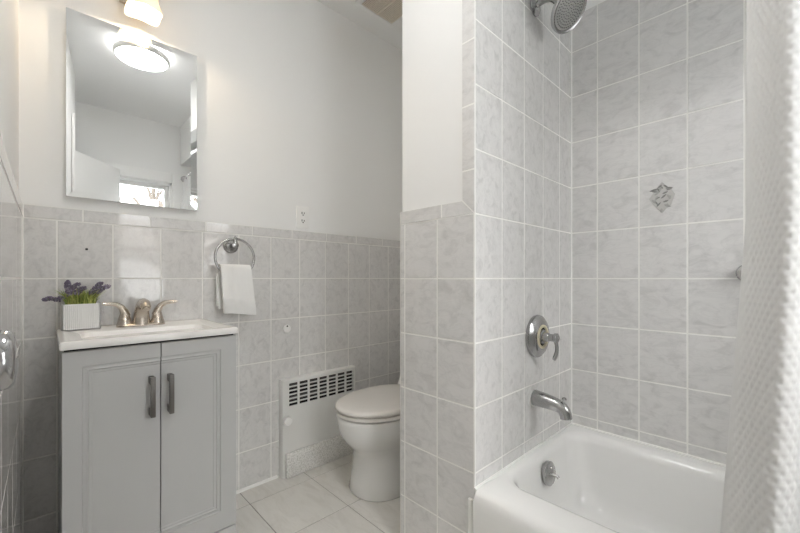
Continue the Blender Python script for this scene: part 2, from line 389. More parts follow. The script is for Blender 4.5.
# caulk beads
mb = MB(); mb.tube([(XL, YB, 0.0), (0.835, YB, 0.0)], 0.011, 8); struct(mb.build('trim_2', M['caulk']))
mb = MB(); mb.tube([(XP - 0.004, YT + 0.012, 0.0), (XP - 0.004, YT + 0.012, 0.30)], 0.0085, 8)
mb.tube([(XP - 0.003, YT - 0.002, 0.335), (XR, YT - 0.002, 0.338), (XR - 0.002, YF, 0.338)], 0.005, 8)
struct(mb.build('trim_3', M['caulk']))
mb = MB(); mb.tube([(XR - 0.001, YT - 0.001, 0.34), (XR - 0.001, YT - 0.001, ZS)], 0.004, 8)
mb.tube([(XL + 0.001, YB - 0.001, 0.0), (XL + 0.001, YB - 0.001, ZC)], 0.003, 8)
struct(mb.build('trim_4', M['caulk']))

# ------------------------------------------------------------------ bathtub
tb = thing('bathtub', 'white enamel alcove bathtub behind the quilted shower curtain', 'bathtub', (1.336, 0, 0))
mb = MB(); e = 0.003
x1, y0, y1 = XR - e, YF + e, YT - e
R = [rrect(0.962, x1, y0, y1, 0.004, 0.0), rrect(0.956, x1, y0, y1, 0.004, 0.12), rrect(0.949, x1, y0, y1, 0.004, 0.285),
     rrect(0.951, x1, y0, y1, 0.005, 0.306), rrect(0.957, x1, y0, y1, 0.006, 0.321), rrect(0.967, x1, y0, y1, 0.008, 0.331), rrect(0.984, x1, y0, y1, 0.010, 0.336),
     rrect(1.055, XR - 0.045, y0 + 0.04, 0.655, 0.085, 0.337), rrect(1.070, XR - 0.060, y0 + 0.055, 0.647, 0.085, 0.334), rrect(1.082, XR - 0.071, y0 + 0.07, 0.640, 0.085, 0.324),
     rrect(1.090, XR - 0.080, y0 + 0.09, 0.634, 0.085, 0.305), rrect(1.105, XR - 0.095, y0 + 0.14, 0.622, 0.085, 0.22), rrect(1.122, XR - 0.112, y0 + 0.20, 0.605, 0.085, 0.13),
     rrect(1.140, XR - 0.130, y0 + 0.24, 0.585, 0.09, 0.085), rrect(1.175, XR - 0.165, y0 + 0.28, 0.55, 0.09, 0.062), rrect(1.23, XR - 0.22, y0 + 0.35, 0.49, 0.08, 0.055)]
mb.rings(R); mb.build('tub_shell', M['tub'], tb, smooth=50)
oy = 0.617
mb = MB(); mb.lathe([(0.043, -0.008), (0.043, 0.004), (0.038, 0.008), (0.012, 0.010), (0.0, 0.010)], (1.360, oy, 0.262), (0, -1, 0.12), 36); ov = mb.build('overflow_plate', M['satin'], tb)
mb = MB(); mb.tube([(1.360, oy - 0.009, 0.262), (1.360, oy - 0.03, 0.262), (1.360, oy - 0.036, 0.257)], [0.006, 0.005, 0.006], 10)
mb.build('trip_lever', M['satin'], ov)
for z in (0.285, 0.238):
    mb = MB(); mb.lathe([(0.005, 0.0), (0.004, 0.003), (0, 0.003)], (1.360, oy - 0.008, z), (0, -1, 0.12), 12); mb.build('screw', M['chrome'], ov)

# ------------------------------------------------------------------ tub filler, valve, shower head
sp = thing('tub_spout', 'chrome tub spout low on the plumbing wall above the bathtub', 'spout', (1.352, YT, 0.50))
P = arc((1.352, YT - 0.004, 0.535), (1.352, YT - 0.08, 0.531), (1.352, YT - 0.100, 0.524), 8) + arc((1.352, YT - 0.110, 0.519), (1.352, YT - 0.122, 0.510), (1.352, YT - 0.124, 0.486), 5)
k = len(P); rr_ = [0.030 - 0.0075 * min(1, i / 8) - 0.002 * max(0, i - 8) / 6 for i in range(k)]
mb = MB(); mb.tube(P, rr_, 24); mb.build('spout_body', M['satin'], sp, smooth=50)
mb = MB(); mb.lathe([(0.0335, 0.0), (0.0335, 0.004), (0.030, 0.005)], (1.352, YT + 0.001, 0.533), (0, -1, 0), 32); mb.build('spout_flange', M['caulk'], sp)
mb = MB(); mb.lathe([(0.004, 0), (0.004, 0.012), (0.008, 0.014), (0.008, 0.02), (0.004, 0.023), (0, 0.023)], (1.352, YT - 0.112, 0.538), (0, -0.3, 1), 16); mb.build('diverter_knob', M['satin'], sp)

vx, vz = 1.370, 0.768
va = thing('shower_valve', 'round chrome shower valve with a curved lever on the plumbing wall', 'valve', (vx, YT, vz))
mb = MB(); mb.lathe([(0.080, 0.0), (0.082, 0.006), (0.080, 0.014), (0.068, 0.024), (0.052, 0.029), (0.036, 0.029), (0.036, 0.02)], (vx, YT, vz), (0, -1, 0), 56, cap1=False); mb.build('escutcheon', M['satin'], va)
mb = MB(); mb.torus((vx, YT - 0.029, vz), (0, 1, 0), 0.040, 0.0055, 48, 10); mb.build('gasket_ring', M['cream'], va)
mb = MB(); mb.lathe([(0.030, 0.018), (0.027, 0.032), (0.019, 0.036), (0.017, 0.052), (0.014, 0.055), (0.014, 0.072), (0.018, 0.075), (0.018, 0.084), (0.012, 0.088), (0, 0.088)], (vx, YT, vz), (0, -1, 0), 32); hb = mb.build('valve_hub', M['satin'], va)
mb = MB(); P = arc((vx, YT - 0.070, vz), (vx + 0.006, YT - 0.092, vz - 0.035), (vx + 0.004, YT - 0.070, vz - 0.082), 10)
mb.tube(P, [0.008, 0.007, 0.0065, 0.006, 0.006, 0.006, 0.006, 0.0065, 0.007, 0.0075, 0.006], 14, sx=1.3); mb.build('lever', M['satin'], va)

sx_, sz_ = 1.36, 2.035
sh = thing('wall_shower', 'large round chrome shower head on a curved arm high in the alcove', 'shower head', (sx_, YT, sz_))
mb = MB(); mb.lathe([(0.036, 0), (0.036, 0.004), (0.030, 0.010), (0.014, 0.014)], (sx_, YT, sz_), (0, -1, 0), 36); mb.build('arm_flange', M['satin'], sh)
hc = Vector((1.36, 0.548, 1.957)); hn = Vector((-0.12, -0.74, -0.66)).normalized()
P = arc((sx_, YT - 0.008, sz_), (sx_, YT - 0.075, sz_ + 0.02), tuple(hc - hn * 0.045), 12)
mb = MB(); mb.tube(P, 0.0115, 18); mb.build('shower_arm', M['satin'], sh)
mb = MB(); mb.lathe([(0.013, -0.052), (0.017, -0.046), (0.017, -0.036), (0.022, -0.03), (0.040, -0.020), (0.066, -0.010), (0.073, -0.002), (0.074, 0.008), (0.071, 0.012), (0.064, 0.010), (0.062, 0.007)], hc, hn, 56, cap1=False)
mb.build('head_shell', M['satin'], sh, smooth=50)
mb = MB(); mb.lathe([(0.063, 0.006), (0.060, 0.0075), (0.0, 0.0095)], hc, hn, 48); fp = mb.build('spray_face', M['spray'], sh)
mb = MB(); u = hn.orthogonal().normalized(); w_ = hn.cross(u)
for ring, cnt in ((0.008, 6), (0.017, 12), (0.026, 18), (0.035, 24), (0.044, 30), (0.053, 36)):
    for i in range(cnt):
        a = 2 * PI * i / cnt + ring * 40
        mb.lathe([(0.0021, 0.006), (0.0018, 0.0115), (0, 0.0115)], hc + (u * math.cos(a) + w_ * math.sin(a)) * ring, hn, 6)
o = mb.build('spray_nozzles', M['nozzle'], fp); o['kind'] = 'stuff'

# grab bar on the tub back wall
gb = thing('grab_bar', 'chrome grab bar end on tub back wall beside the curtain', 'grab bar', (XR, 0.118, 1.008))
mb = MB()
for y in (0.094, -0.45):
    mb = MB(); mb.lathe([(0.031, 0.0), (0.031, 0.005), (0.026, 0.012), (0.015, 0.014)], (XR, y, 1.008), (-1, 0, 0), 32); mb.build('wall_flange', M['chrome'], gb)
mb = MB(); mb.tube([(XR - 0.005, 0.094, 1.008), (XR - 0.035, 0.094, 1.008), (XR - 0.048, 0.082, 1.008), (XR - 0.05, 0.062, 1.008), (XR - 0.05, -0.42, 1.008), (XR - 0.048, -0.438, 1.008), (XR - 0.035, -0.45, 1.008), (XR - 0.005, -0.45, 1.008)], 0.014, 16)
mb.build('bar', M['chrome'], gb)

# decorative relief on one tub tile
dy, dz = 0.335, 1.300
dc = thing('decorative_tile_inset', 'grey diamond shaped floral relief on a tub back wall tile', 'tile ornament', (XR, dy, dz))
def RP(a, c, h): return (XR - h, dy - a, dz + c)      # a to the right in view, c up
mb = MB(); P = [(0, 0.062), (0.014, 0.045), (0.030, 0.030), (0.042, 0.008), (0.036, -0.012), (0.030, -0.03), (0.012, -0.046), (0, -0.060), (-0.016, -0.042), (-0.03, -0.022), (-0.043, 0.0), (-0.03, 0.02), (-0.016, 0.042)]
k = len(P); mb.add([RP(a, c, -0.001) for a, c in P] + [RP(a * .94, c * .94, 0.0022) for a, c in P], [tuple(range(k, 2 * k))] + [(i, (i + 1) % k, k + (i + 1) % k, k + i) for i in range(k)])
mb.build('diamond_plate', M['deco'], dc, smooth=0)
def leafshape(mb, a, c, ang, L, W, h=0.004):
    ca, sa = math.cos(ang), math.sin(ang); pts = [(0, 0), (.25, .8), (.5, 1), (.8, .6), (1, 0), (.8, -.6), (.5, -1), (.25, -.8)]
    v = [RP(a + ca * x * L - sa * y * W, c + sa * x * L + ca * y * W, 0.0018) for x, y in pts] + [RP(a + ca * .15 * L, c + sa * .15 * L, h), RP(a + ca * .85 * L, c + sa * .85 * L, h)]
    mb.add(v, [(0, 1, 8), (1, 2, 8), (2, 9, 8), (2, 3, 9), (3, 4, 9), (4, 5, 9), (5, 6, 9), (6, 8, 9), (6, 7, 8), (7, 0, 8)])
m1, m2 = MB(), MB()
for a, c, g_, L, W in ((-.012, .034, 188, .030, .0045), (-.010, .024, 168, .026, .004), (.010, .034, -4, .026, .0045), (.012, .026, 14, .022, .004), (-.016, .040, 300, .022, .0035), (.002, .050, 215, .020, .0035), (.004, .048, 320, .022, .0035), (.004, .032, 120, .018, .003),
                       (.000, .014, 20, .022, .004), (-.004, -.004, 40, .026, .004), (.002, -.018, 15, .022, .004), (-.018, -.034, 50, .024, .0035), (-.022, -.010, 300, .02, .003), (-.004, .004, 200, .018, .003)):
    leafshape(m1, a, c, math.radians(g_), L, W)
for a, c, g_, L, W in ((0, .046, 250, .026, .005), (-.006, .02, 150, .022, .005), (.016, .012, 300, .026, .005), (-.034, -.002, 310, .026, .005), (.006, -.026, 330, .026, .006), (.0, -.040, 260, .018, .005), (-.012, .010, 240, .024, .005), (.022, -.012, 70, .02, .005), (-.026, .012, 30, .02, .004), (.012, -.036, 60, .016, .004)):
    leafshape(m2, a, c, math.radians(g_), L, W)
m1.build('dark_leaf', M['deco2'], dc, smooth=0); m2.build('pale_leaf', M['deco3'], dc, smooth=0)

# ------------------------------------------------------------------ shower curtain and rod
rod = thing('curtain_rod', 'chrome shower curtain rod over the bathtub', 'curtain rod', (1.0, 0, 1.98))
mb = MB(); mb.tube([(1.0, YF + 0.021, 1.98), (1.0, YT - 0.003, 1.98)], 0.0125, 16); mb.build('rod', M['chrome'], rod)
mb = MB()
for y, s_ in ((YF + 0.0185, 1), (YT - 0.001, -1)):
    mb = MB(); mb.lathe([(0.03, 0), (0.03, 0.006), (0.018, 0.02), (0.0135, 0.022)], (1.0, y, 1.98), (0, s_, 0), 24); mb.build('rod_flange', M['chrome'], rod)
# cloth: zig-zag folds, quilted with raised diagonal cells
def curtain():
    step = 0.0026; p_ = 0.066
    th = np.linspace(0.07, 9.0, 2400)                # folds as a round wave, free edge first
    amp = np.where(th < 2, 0.047, 0.045)
    S = np.stack([amp * np.cos(PI * th), 0.062 - p_ * th], -1)
    seg = np.hypot(*(S[1:] - S[:-1]).T); cum = np.concatenate([[0], np.cumsum(seg)])
    s = np.arange(0, cum[-1], step); X = np.interp(s, cum, S[:, 0]); Y = np.interp(s, cum, S[:, 1])
    tx, ty = np.gradient(X), np.gradient(Y); ln = np.hypot(tx, ty); nx, ny = -ty / ln, tx / ln
    z = np.arange(0.10, 1.95, step); Sg, Zg = np.meshgrid(s, z)
    cw_, ch_ = 0.0165, 0.0135                            # quilted cells on a slanted half-drop grid
    u = Sg / cw_; v = Zg / ch_
    tri = lambda t: 1 - np.abs(2 * (t % 1.0) - 1)
    hgt = np.minimum(tri(u + 0.5 * v), tri(u - 0.5 * v)); hgt = np.clip(hgt * 1.35, 0, 1)
    dsp = -0.0024 * hgt * np.clip(Sg / 0.02, 0.15, 1)
    drop = np.clip((1.98 - Zg) / 1.5, 0, 1.1)
    xc = 1.0 - 0.095 * drop
    flare = 0.045 * np.clip((1.1 - Zg) / 0.8, 0, 1.2) * np.exp(-((Sg) / 0.35))
    gx = xc + X[None, :] * (0.75 + 0.25 * drop) + nx[None, :] * dsp; gy = Y[None, :] + flare + ny[None, :] * dsp
    return gx, gy, Zg
gx, gy, gz = curtain(); nr, nc = gx.shape
co = np.stack([gx, gy, gz], -1).reshape(-1, 3)
me = bpy.data.meshes.new('shower_curtain'); me.vertices.add(nr * nc)
c0 = np.array([0.93, co[:, 1].mean(), 0.10]); me.vertices.foreach_set('co', (co - c0).ravel())
idx = np.arange(nr * nc).reshape(nr, nc); F = np.stack([idx[:-1, :-1], idx[:-1, 1:], idx[1:, 1:], idx[1:, :-1]], -1).reshape(-1, 4)
me.loops.add(F.size); me.loops.foreach_set('vertex_index', F.ravel().astype(np.int32))
me.polygons.add(len(F)); me.polygons.foreach_set('loop_start', np.arange(0, F.size, 4, dtype=np.int32)); me.polygons.foreach_set('loop_total', np.full(len(F), 4, np.int32))
me.polygons.foreach_set('use_smooth', np.ones(len(F), bool)); me.update(); me.validate(); me.materials.append(M['curtain'])
cu = bpy.data.objects.new('shower_curtain', me); C.objects.link(cu); cu.location = c0; cu['_w'] = tuple(c0)
tag(cu, 'white quilted cloth shower curtain drawn aside at the right edge', 'curtain')
rg = MB(); rg.torus((1.0, 0.05, 1.963), (0, 1, 0), 0.028, 0.0022, 28, 8); r0 = rg.build('curtain_ring', M['chrome']); tag(r0, 'thin chrome ring holding the white curtain on its rod', 'ring', 'curtain rings')
for i in range(1, 9):
    o = r0.copy(); C.objects.link(o); o.location.y -= i * 0.078

# ------------------------------------------------------------------ vanity
VX0, VX1, VY, VZ = 0.033, 0.497, 1.376, 0.792
vc = thing('vanity_cabinet', 'small grey two-door vanity cabinet under the white sink top', 'cabinet', (0.265, 1.565, 0))
mb = MB(); y1 = YB - 0.003
mb.box(VX0, VX0 + 0.016, VY + 0.018, y1, 0, VZ, .001); mb.box(VX1 - 0.016, VX1, VY + 0.018, y1, 0, VZ, .001)
mb.box(VX0 + 0.016, VX1 - 0.016, VY + 0.02, y1, 0.07, 0.086); mb.box(VX0 + 0.016, VX1 - 0.016, y1 - 0.006, y1, 0.086, VZ - 0.004)
mb.box(VX0 + 0.016, VX1 - 0.016, VY + 0.02, VY + 0.036, VZ - 0.06, VZ - 0.004)
mb.build('body', M['cab'], vc)
mb = MB(); mb.box(VX0, VX1, VY, VY + 0.017, 0.0, 0.104, .0012); mb.build('base_panel', M['cab'], vc)
mb = MB(); mb.box(VX0 + 0.004, VX1 - 0.004, VY + 0.017, VY + 0.0195, 0.05, VZ - 0.002); mb.build('shadow_gap', M['dark'], vc)
def door(x0, x1, outer):                     # one half of a moulded panel front; outer = -1 left door, +1 right
    d_ = MB(); z0, z1 = 0.1085, VZ - 0.007; st = 0.042 if outer < 0 else 0.052; zt, zb_ = 0.044 - st, 0.064 - st
    # outline of the frame rectangle on this door: open at the meeting edge
    def U(a): return x0 + a if outer < 0 else x1 - a
    W_ = x1 - x0
    prof = [(0.0, 0.0), (st, 0.0), (st + 0.0015, 0.0035), (st + 0.006, 0.0035), (st + 0.012, 0.0015), (st + 0.015, 0.0045), (st + 0.020, 0.0045), (st + 0.024, 0.006)]
    v = []; f_ = []
    for a, dp in prof:
        ta, tb_ = (a + zt, a + zb_) if a > 0 else (0, 0); v += [(U(a), VY + dp, z1 - ta), (U(W_), VY + dp, z1 - ta), (U(a), VY + dp, z0 + tb_), (U(W_), VY + dp, z0 + tb_)]
    for i in range(len(prof) - 1):
        b_ = i * 4
        f_ += [(b_, b_ + 1, b_ + 5, b_ + 4), (b_ + 2, b_, b_ + 4, b_ + 6), (b_ + 3, b_ + 2, b_ + 6, b_ + 7)]
    b_ = (len(prof) - 1) * 4; f_.append((b_, b_ + 1, b_ + 3, b_ + 2))
    k = len(v); v += [(U(0), VY + 0.017, z1), (U(W_), VY + 0.017, z1), (U(0), VY + 0.017, z0), (U(W_), VY + 0.017, z0)]
    f_ += [(0, 1, k + 1, k), (2, 3, k + 3, k + 2), (0, 2, k + 2, k), (k, k + 1, k + 3, k + 2), tuple([i * 4 + 1 for i in range(len(prof))] + [i * 4 + 3 for i in range(len(prof) - 1, -1, -1)] + [k + 3, k + 1])]
    d_.add(v, f_); o = d_.build('door', M['cab'], vc, smooth=12)
    hx = x1 - 0.0245 if outer < 0 else x0 + 0.0225
    h_ = MB(); h_.box(hx - 0.0065, hx + 0.0065, VY - 0.031, VY - 0.021, 0.562, 0.686, 0.0012)
    for zz_ in (0.575, 0.673): h_.box(hx - 0.0065, hx + 0.0065, VY - 0.0215, VY + 0.006, zz_ - 0.011, zz_ + 0.011, 0.001)
    h_.build('door_handle', M['pull'], o)
mid = 0.2655
door(VX0, mid - 0.0016, -1); door(mid + 0.0016, VX1, 1)

# sink top with a rectangular basin
CT, CB, CF = 0.815, 0.7925, 1.366
st_ = thing('sink_top', 'white one-piece sink top with rectangular basin on the grey vanity', 'sink', (0.265, 1.56, CB))
mb = MB(); X0, X1, Y1 = 0.0267, 0.502, YB - 0.003
R = [rrect(X0 + .001, X1 - .001, CF + .001, Y1, 0.004, CB), rrect(X0, X1, CF, Y1, 0.005, CB + 0.002), rrect(X0, X1, CF, Y1, 0.006, CT - 0.005), rrect(X0 + .0015, X1 - .0015, CF + .0015, Y1, 0.006, CT - 0.0015), rrect(X0 + .005, X1 - .005, CF + .005, Y1 - .002, 0.006, CT),
     rrect(X0 + .022, X1 - .022, CF + .022, Y1 - .012, 0.012, CT), rrect(X0 + .027, X1 - .027, CF + .027, Y1 - .017, 0.014, CT - 0.0035),
     rrect(0.075, 0.455, 1.41, 1.632, 0.03, CT - 0.0045), rrect(0.080, 0.450, 1.415, 1.627, 0.03, CT - 0.008), rrect(0.095, 0.435, 1.43, 1.61, 0.035, CT - 0.08), rrect(0.12, 0.41, 1.45, 1.59, 0.04, CT - 0.1), rrect(0.2, 0.33, 1.49, 1.55, 0.03, CT - 0.104)]
mb.rings(R); mb.build('basin_slab', M['counter'], st_, smooth=40)
mb = MB(); mb.lathe([(0.022, 0.0), (0.021, 0.003), (0.012, 0.002), (0, 0.0015)], (0.265, 1.52, CT - 0.104), (0, 0, 1), 28); mb.build('drain', M['nickel'], st_)
# faucet
fx, fy, fz = 0.263, 1.695, CT - 0.0035
fa = thing('faucet', 'brushed nickel two-handle centerset faucet on the sink top', 'faucet', (fx, fy, fz))
mb = MB(); mb.rings([rrect(fx - 0.077, fx + 0.077, fy - 0.026, fy + 0.026, 0.026, fz), rrect(fx - 0.077, fx + 0.077, fy - 0.026, fy + 0.026, 0.026, fz + 0.006), rrect(fx - 0.073, fx + 0.073, fy - 0.022, fy + 0.022, 0.022, fz + 0.010)])
mb.build('base_plate', M['nickel'], fa)
mb = MB()
P = [(fx, fy + 0.002, fz + 0.006), (fx, fy, fz + 0.03), (fx, fy - 0.006, fz + 0.055), (fx, fy - 0.020, fz + 0.076), (fx, fy - 0.042, fz + 0.086), (fx, fy - 0.066, fz + 0.085), (fx, fy - 0.086, fz + 0.076), (fx, fy - 0.093, fz + 0.069)]
mb.tube(P, [0.031, 0.027, 0.0235, 0.021, 0.019, 0.0178, 0.0165, 0.0145], 26); mb.build('spout', M['nickel'], fa, smooth=50)
mb = MB(); mb.lathe([(0.0115, -0.001), (0.0115, 0.005), (0.009, 0.006), (0, 0.006)], (fx, fy - 0.092, fz + 0.069), (0, -0.6, -0.75), 18); mb.build('aerator', M['nickel'], fa)
for s_ in (-1, 1):
    hx = fx + s_ * 0.0515
    mb = MB(); mb.lathe([(0.0245, 0.006), (0.0235, 0.012), (0.020, 0.024), (0.0195, 0.0265), (0.0205, 0.0275), (0.0195, 0.0285), (0.0165, 0.040), (0.0125, 0.053)], (hx, fy, fz), (0, 0, 1), 30)
    hn_ = mb.build('handle', M['nickel'], fa)
    mb = MB(); P = [(hx + s_ * -0.004, fy, fz + 0.038), (hx + s_ * 0.001, fy - 0.001, fz + 0.056), (hx + s_ * 0.011, fy - 0.003, fz + 0.074), (hx + s_ * 0.026, fy - 0.006, fz + 0.084), (hx + s_ * 0.043, fy - 0.010, fz + 0.0865), (hx + s_ * 0.057, fy - 0.013, fz + 0.087), (hx + s_ * 0.066, fy - 0.015, fz + 0.0885)]
    mb.tube(P, [0.0155, 0.0135, 0.0105, 0.0085, 0.0075, 0.0068, 0.0045], 18); mb.build('lever', M['nickel'], hn_, smooth=50)

# lavender in a fluted box
px0, px1, py0, py1, pz0, pz1 = 0.0385, 0.1405, 1.673, 1.737, CT - 0.003, 0.9025
pl = thing('lavender_planter', 'small purple lavender plant in a white ribbed box on the sink top', 'plant', (0.09, 1.705, pz0))
mb = MB(); mb.box(px0, px1, py0, py1, pz0, pz0 + 0.004)
for a in ((px0, px0 + 0.004, py0, py1), (px1 - 0.004, px1, py0, py1), (px0, px1, py0, py0 + 0.004), (px0, px1, py1 - 0.004, py1)): mb.box(*a, pz0, pz1, 0.001)
nfl = 19
for i in range(nfl):
    x = px0 + 0.006 + (px1 - px0 - 0.012) * i / (nfl - 1); mb.tube([(x, py0, pz0 + 0.005), (x, py0, pz1 - 0.005)], 0.0017, 6)
for i in range(11):
    y = py0 + 0.006 + (py1 - py0 - 0.012) * i / 10
    for x in (px0, px1): mb.tube([(x, y, pz0 + 0.005), (x, y, pz1 - 0.005)], 0.0017, 6)
mb.build('box_pot', M['ceramic'], pl)
mb = MB(); mb.box(px0 + 0.004, px1 - 0.004, py0 + 0.004, py1 - 0.004, pz1 - 0.02, pz1 - 0.006); mb.build('moss', M['soil'], pl)
mb = MB()
for i in range(380):
    bx, by = random.uniform(px0 + 0.012, px1 - 0.012), random.uniform(py0 + 0.008, py1 - 0.008)
    a = random.uniform(0, 2 * PI); ln = random.uniform(0.022, 0.060); lean = random.uniform(0.1, 1.0)
    side = (bx - 0.09) * 7
    dx, dy_ = math.cos(a) * lean + side, math.sin(a) * lean * 0.7 - 0.15
    p0 = Vector((bx, by, pz1 - 0.008)); p1 = p0 + Vector((dx * 0.35, dy_ * 0.35, 0.9)) * ln * 0.6; p2 = p0 + Vector((dx * 1.1, dy_ * 1.1, 1.1)) * ln
    wv = Vector((-math.sin(a), math.cos(a), 0)) * random.uniform(0.0009, 0.0019)
    mb.add([p0 - wv, p0 + wv, p1 - wv, p1 + wv, p2], [(0, 1, 3, 2), (2, 3, 4)], random.choice((0, 1, 1)))
mb.build('foliage', [M['leaf'], M['leaf2']], pl, smooth=0, fixn=False)
def spike(b0, ctrl, tip, n_=9):
    P = arc(b0, ctrl, tip, 16); s_ = MB(); s_.tube(P, 0.0009, 5); o = s_.build('lavender_stem', M['leaf'], pl)
    s_ = MB()
    for i, p in enumerate(P):
        t_ = i / 16
        if t_ < 0.34: continue
        wd = 0.0115 * (1 - 0.5 * t_) * (0.6 if t_ > 0.95 else 1)
        for k in range(11):
            q = p + Vector((random.gauss(0, 1), random.gauss(0, 1), random.gauss(0, 1))).normalized() * wd
            bm = bmesh.new(); bmesh.ops.create_icosphere(bm, subdivisions=1, radius=random.uniform(0.0022, 0.0038))
            s_.bm(bm, 1 if random.random() < 0.3 else 0, Matrix.Translation(q))
    s_.build('lavender_bloom', [M['lav'], M['lav2']], o, smooth=80, fixn=False)
z_ = pz1
spike((0.060, 1.70, z_ + .005), (0.036, 1.695, z_ + .026), (-0.004, 1.690, z_ + .018))
spike((0.070, 1.70, z_ + .010), (0.050, 1.695, z_ + .055), (0.084, 1.69, z_ + .068))
spike((0.070, 1.69, z_ + .010), (0.040, 1.68, z_ + .060), (0.080, 1.675, z_ + .036))
spike((0.072, 1.71, z_ + .010), (0.050, 1.72, z_ + .070), (0.056, 1.715, z_ + .076))
spike((0.110, 1.70, z_ + .010), (0.118, 1.70, z_ + .045), (0.145, 1.695, z_ + .072))
spike((0.118, 1.70, z_ + .012), (0.128, 1.69, z_ + .050), (0.166, 1.685, z_ + .060))
spike((0.118, 1.715, z_ + .012), (0.120, 1.715, z_ + .030), (0.150, 1.71, z_ + .050))
spike((0.075, 1.705, z_ + .010), (0.078, 1.70, z_ + .050), (0.100, 1.70, z_ + .055))

# ------------------------------------------------------------------ mirror with a bevelled edge
mx0, mx1, mz0, mz1, my = 0.052, 0.468, 1.279, 1.940, 1.745
mr = thing('mirror', 'rectangular wall mirror with slanted glass edges above the grey vanity', 'mirror', (0.26, YB + 0.007, mz0))
mb = MB(); bw = 0.024
o4 = [(mx0, mz0), (mx1, mz0), (mx1, mz1), (mx0, mz1)]; i4 = [(mx0 + bw, mz0 + bw), (mx1 - bw, mz0 + bw), (mx1 - bw, mz1 - bw), (mx0 + bw, mz1 - bw)]
mb.add([(x, my + 0.0014, z) for x, z in o4] + [(x, my, z) for x, z in i4], [(4, 5, 6, 7)] + [(i, (i + 1) % 4, 4 + (i + 1) % 4, 4 + i) for i in range(4)])
mb.add([(x, my + 0.0014, z) for x, z in o4] + [(x, my + 0.0045, z) for x, z in o4], [(i, (i + 1) % 4, 4 + (i + 1) % 4, 4 + i) for i in range(4)] + [(4, 5, 6, 7)], 1)
mb.build('mirror_glass', [M['mirror'], M['mirror_edge']], mr, smooth=0)
mb = MB(); mb.box(mx0 + 0.004, mx1 - 0.004, my + 0.0047, YB + 0.0085, mz0 + 0.004, mz1 - 0.004); mb.build('backing', M['plastic'], mr)

# ------------------------------------------------------------------ wall sconce
lx = 0.263
ws = thing('wall_sconce', 'wall sconce with glowing frosted glass shade above the mirror', 'wall light', (lx, YB + 0.006, 2.10))
mb = MB(); mb.box(lx - 0.060, lx + 0.060, YB - 0.012, YB + 0.0085, 2.045, 2.165, 0.004); mb.build('back_plate', M['nickel'], ws)
mb = MB(); mb.tube([(lx, YB - 0.01, 2.12), (lx, YB - 0.06, 2.135), (lx, 1.67, 2.165), (lx, 1.653, 2.16), (lx, 1.650, 2.13)], 0.009, 12); mb.lathe([(0.026, 0), (0.028, 0.02), (0.02, 0.034)], (lx, 1.650, 2.108), (0, 0, 1), 24); mb.build('arm', M['nickel'], ws)
mb = MB(); cy_ = 1.650; R = []
def sq(h, z, dip=0.0):
    P = []
    for i in range(40):
        a = 2 * PI * (i + 0.5) / 40; c_, s_ = math.cos(a), math.sin(a); e_ = 6.0
        r_ = h / (abs(c_) ** e_ + abs(s_) ** e_) ** (1 / e_)
        P.append((lx + c_ * r_, cy_ + s_ * r_, z + dip * math.cos(4 * a)))
    return P
for h, z, dp in ((0.028, 2.105, 0), (0.034, 2.09, 0), (0.037, 2.05, 0), (0.040, 2.0, .001), (0.043, 1.960, .001), (0.053, 1.928, .002), (0.055, 1.922, .003), (0.052, 1.923, .003), (0.046, 1.94, .002), (0.040, 1.96, .001), (0.036, 2.0, 0), (0.033, 2.05, 0), (0.030, 2.085, 0)): R.append(sq(h, z + 0.050, dp))
R = R and mb.rings(R, True, True); mb.build('glass_shade', M['shade'], ws, smooth=60)
mb = MB(); mb.lathe([(0.0, -0.075), (0.012, -0.072), (0.020, -0.060), (0.022, -0.045), (0.019, -0.03), (0.013, -0.018), (0.012, -0.002)], (lx, cy_, 2.075), (0, 0, 1), 24); mb.build('bulb', M['bulb'], ws)
ld = bpy.data.lights.new('bulb_glow', 'POINT'); ld.energy = 2.7; ld.color = (1.0, 0.80, 0.56); ld.shadow_soft_size = 0.012
lo = bpy.data.objects.new('bulb_glow', ld); C.objects.link(lo); lo.parent = ws; lo.location = (0, cy_ - YB - 0.006, 1.985 - 2.10)

# ------------------------------------------------------------------ ceiling light and exhaust vent
clx, cly = 0.466, 0.515
cl = thing('ceiling_light', 'round white flush ceiling light seen only in the mirror', 'ceiling light', (clx, cly, HC - 0.055))
mb = MB(); mb.lathe([(0.10, 0.0), (0.10, 0.012), (0.152, 0.016), (0.157, 0.022), (0.157, 0.046), (0.153, 0.052), (0.145, 0.053), (0.143, 0.047)], (clx, cly, HC), (0, 0, -1), 72, cap1=False); mb.build('rim', M['trim'], cl)
mb = MB(); mb.lathe([(0.144, 0.045), (0.143, 0.050), (0.12, 0.055), (0.0, 0.058)], (clx, cly, HC), (0, 0, -1), 64, cap0=False); mb.build('diffuser', M['diffuser'], cl)
mb = MB(); mb.lathe([(0.108, 0.0118), (0.150, 0.0150)], (clx, cly, HC), (0, 0, -1), 64, cap0=False, cap1=False); mb.build('halo_ring', M['diffuser'], cl)
ev = thing('exhaust_vent', 'square exhaust fan grille in the ceiling above the toilet', 'vent', (1.36, 1.50, HC - 0.012))
a0, a1, b0, b1 = 1.225, 1.500, 1.345, 1.640; bd = 0.024
mb = MB()
for q in ((a0, a1, b0, b0 + bd), (a0, a1, b1 - bd, b1), (a0, a0 + bd, b0 + bd, b1 - bd), (a1 - bd, a1, b0 + bd, b1 - bd)): mb.box(*q, HC - 0.012, HC - 0.0005, 0.002)
mb.build('vent_frame', M['trim'], ev)
mb = MB(); mb.box(a0 + bd, a1 - bd, b0 + bd, b1 - bd, HC - 0.002, HC - 0.0006); mb.build('vent_cavity', M['dark'], ev)
mb = MB(); p_ = 0.0100
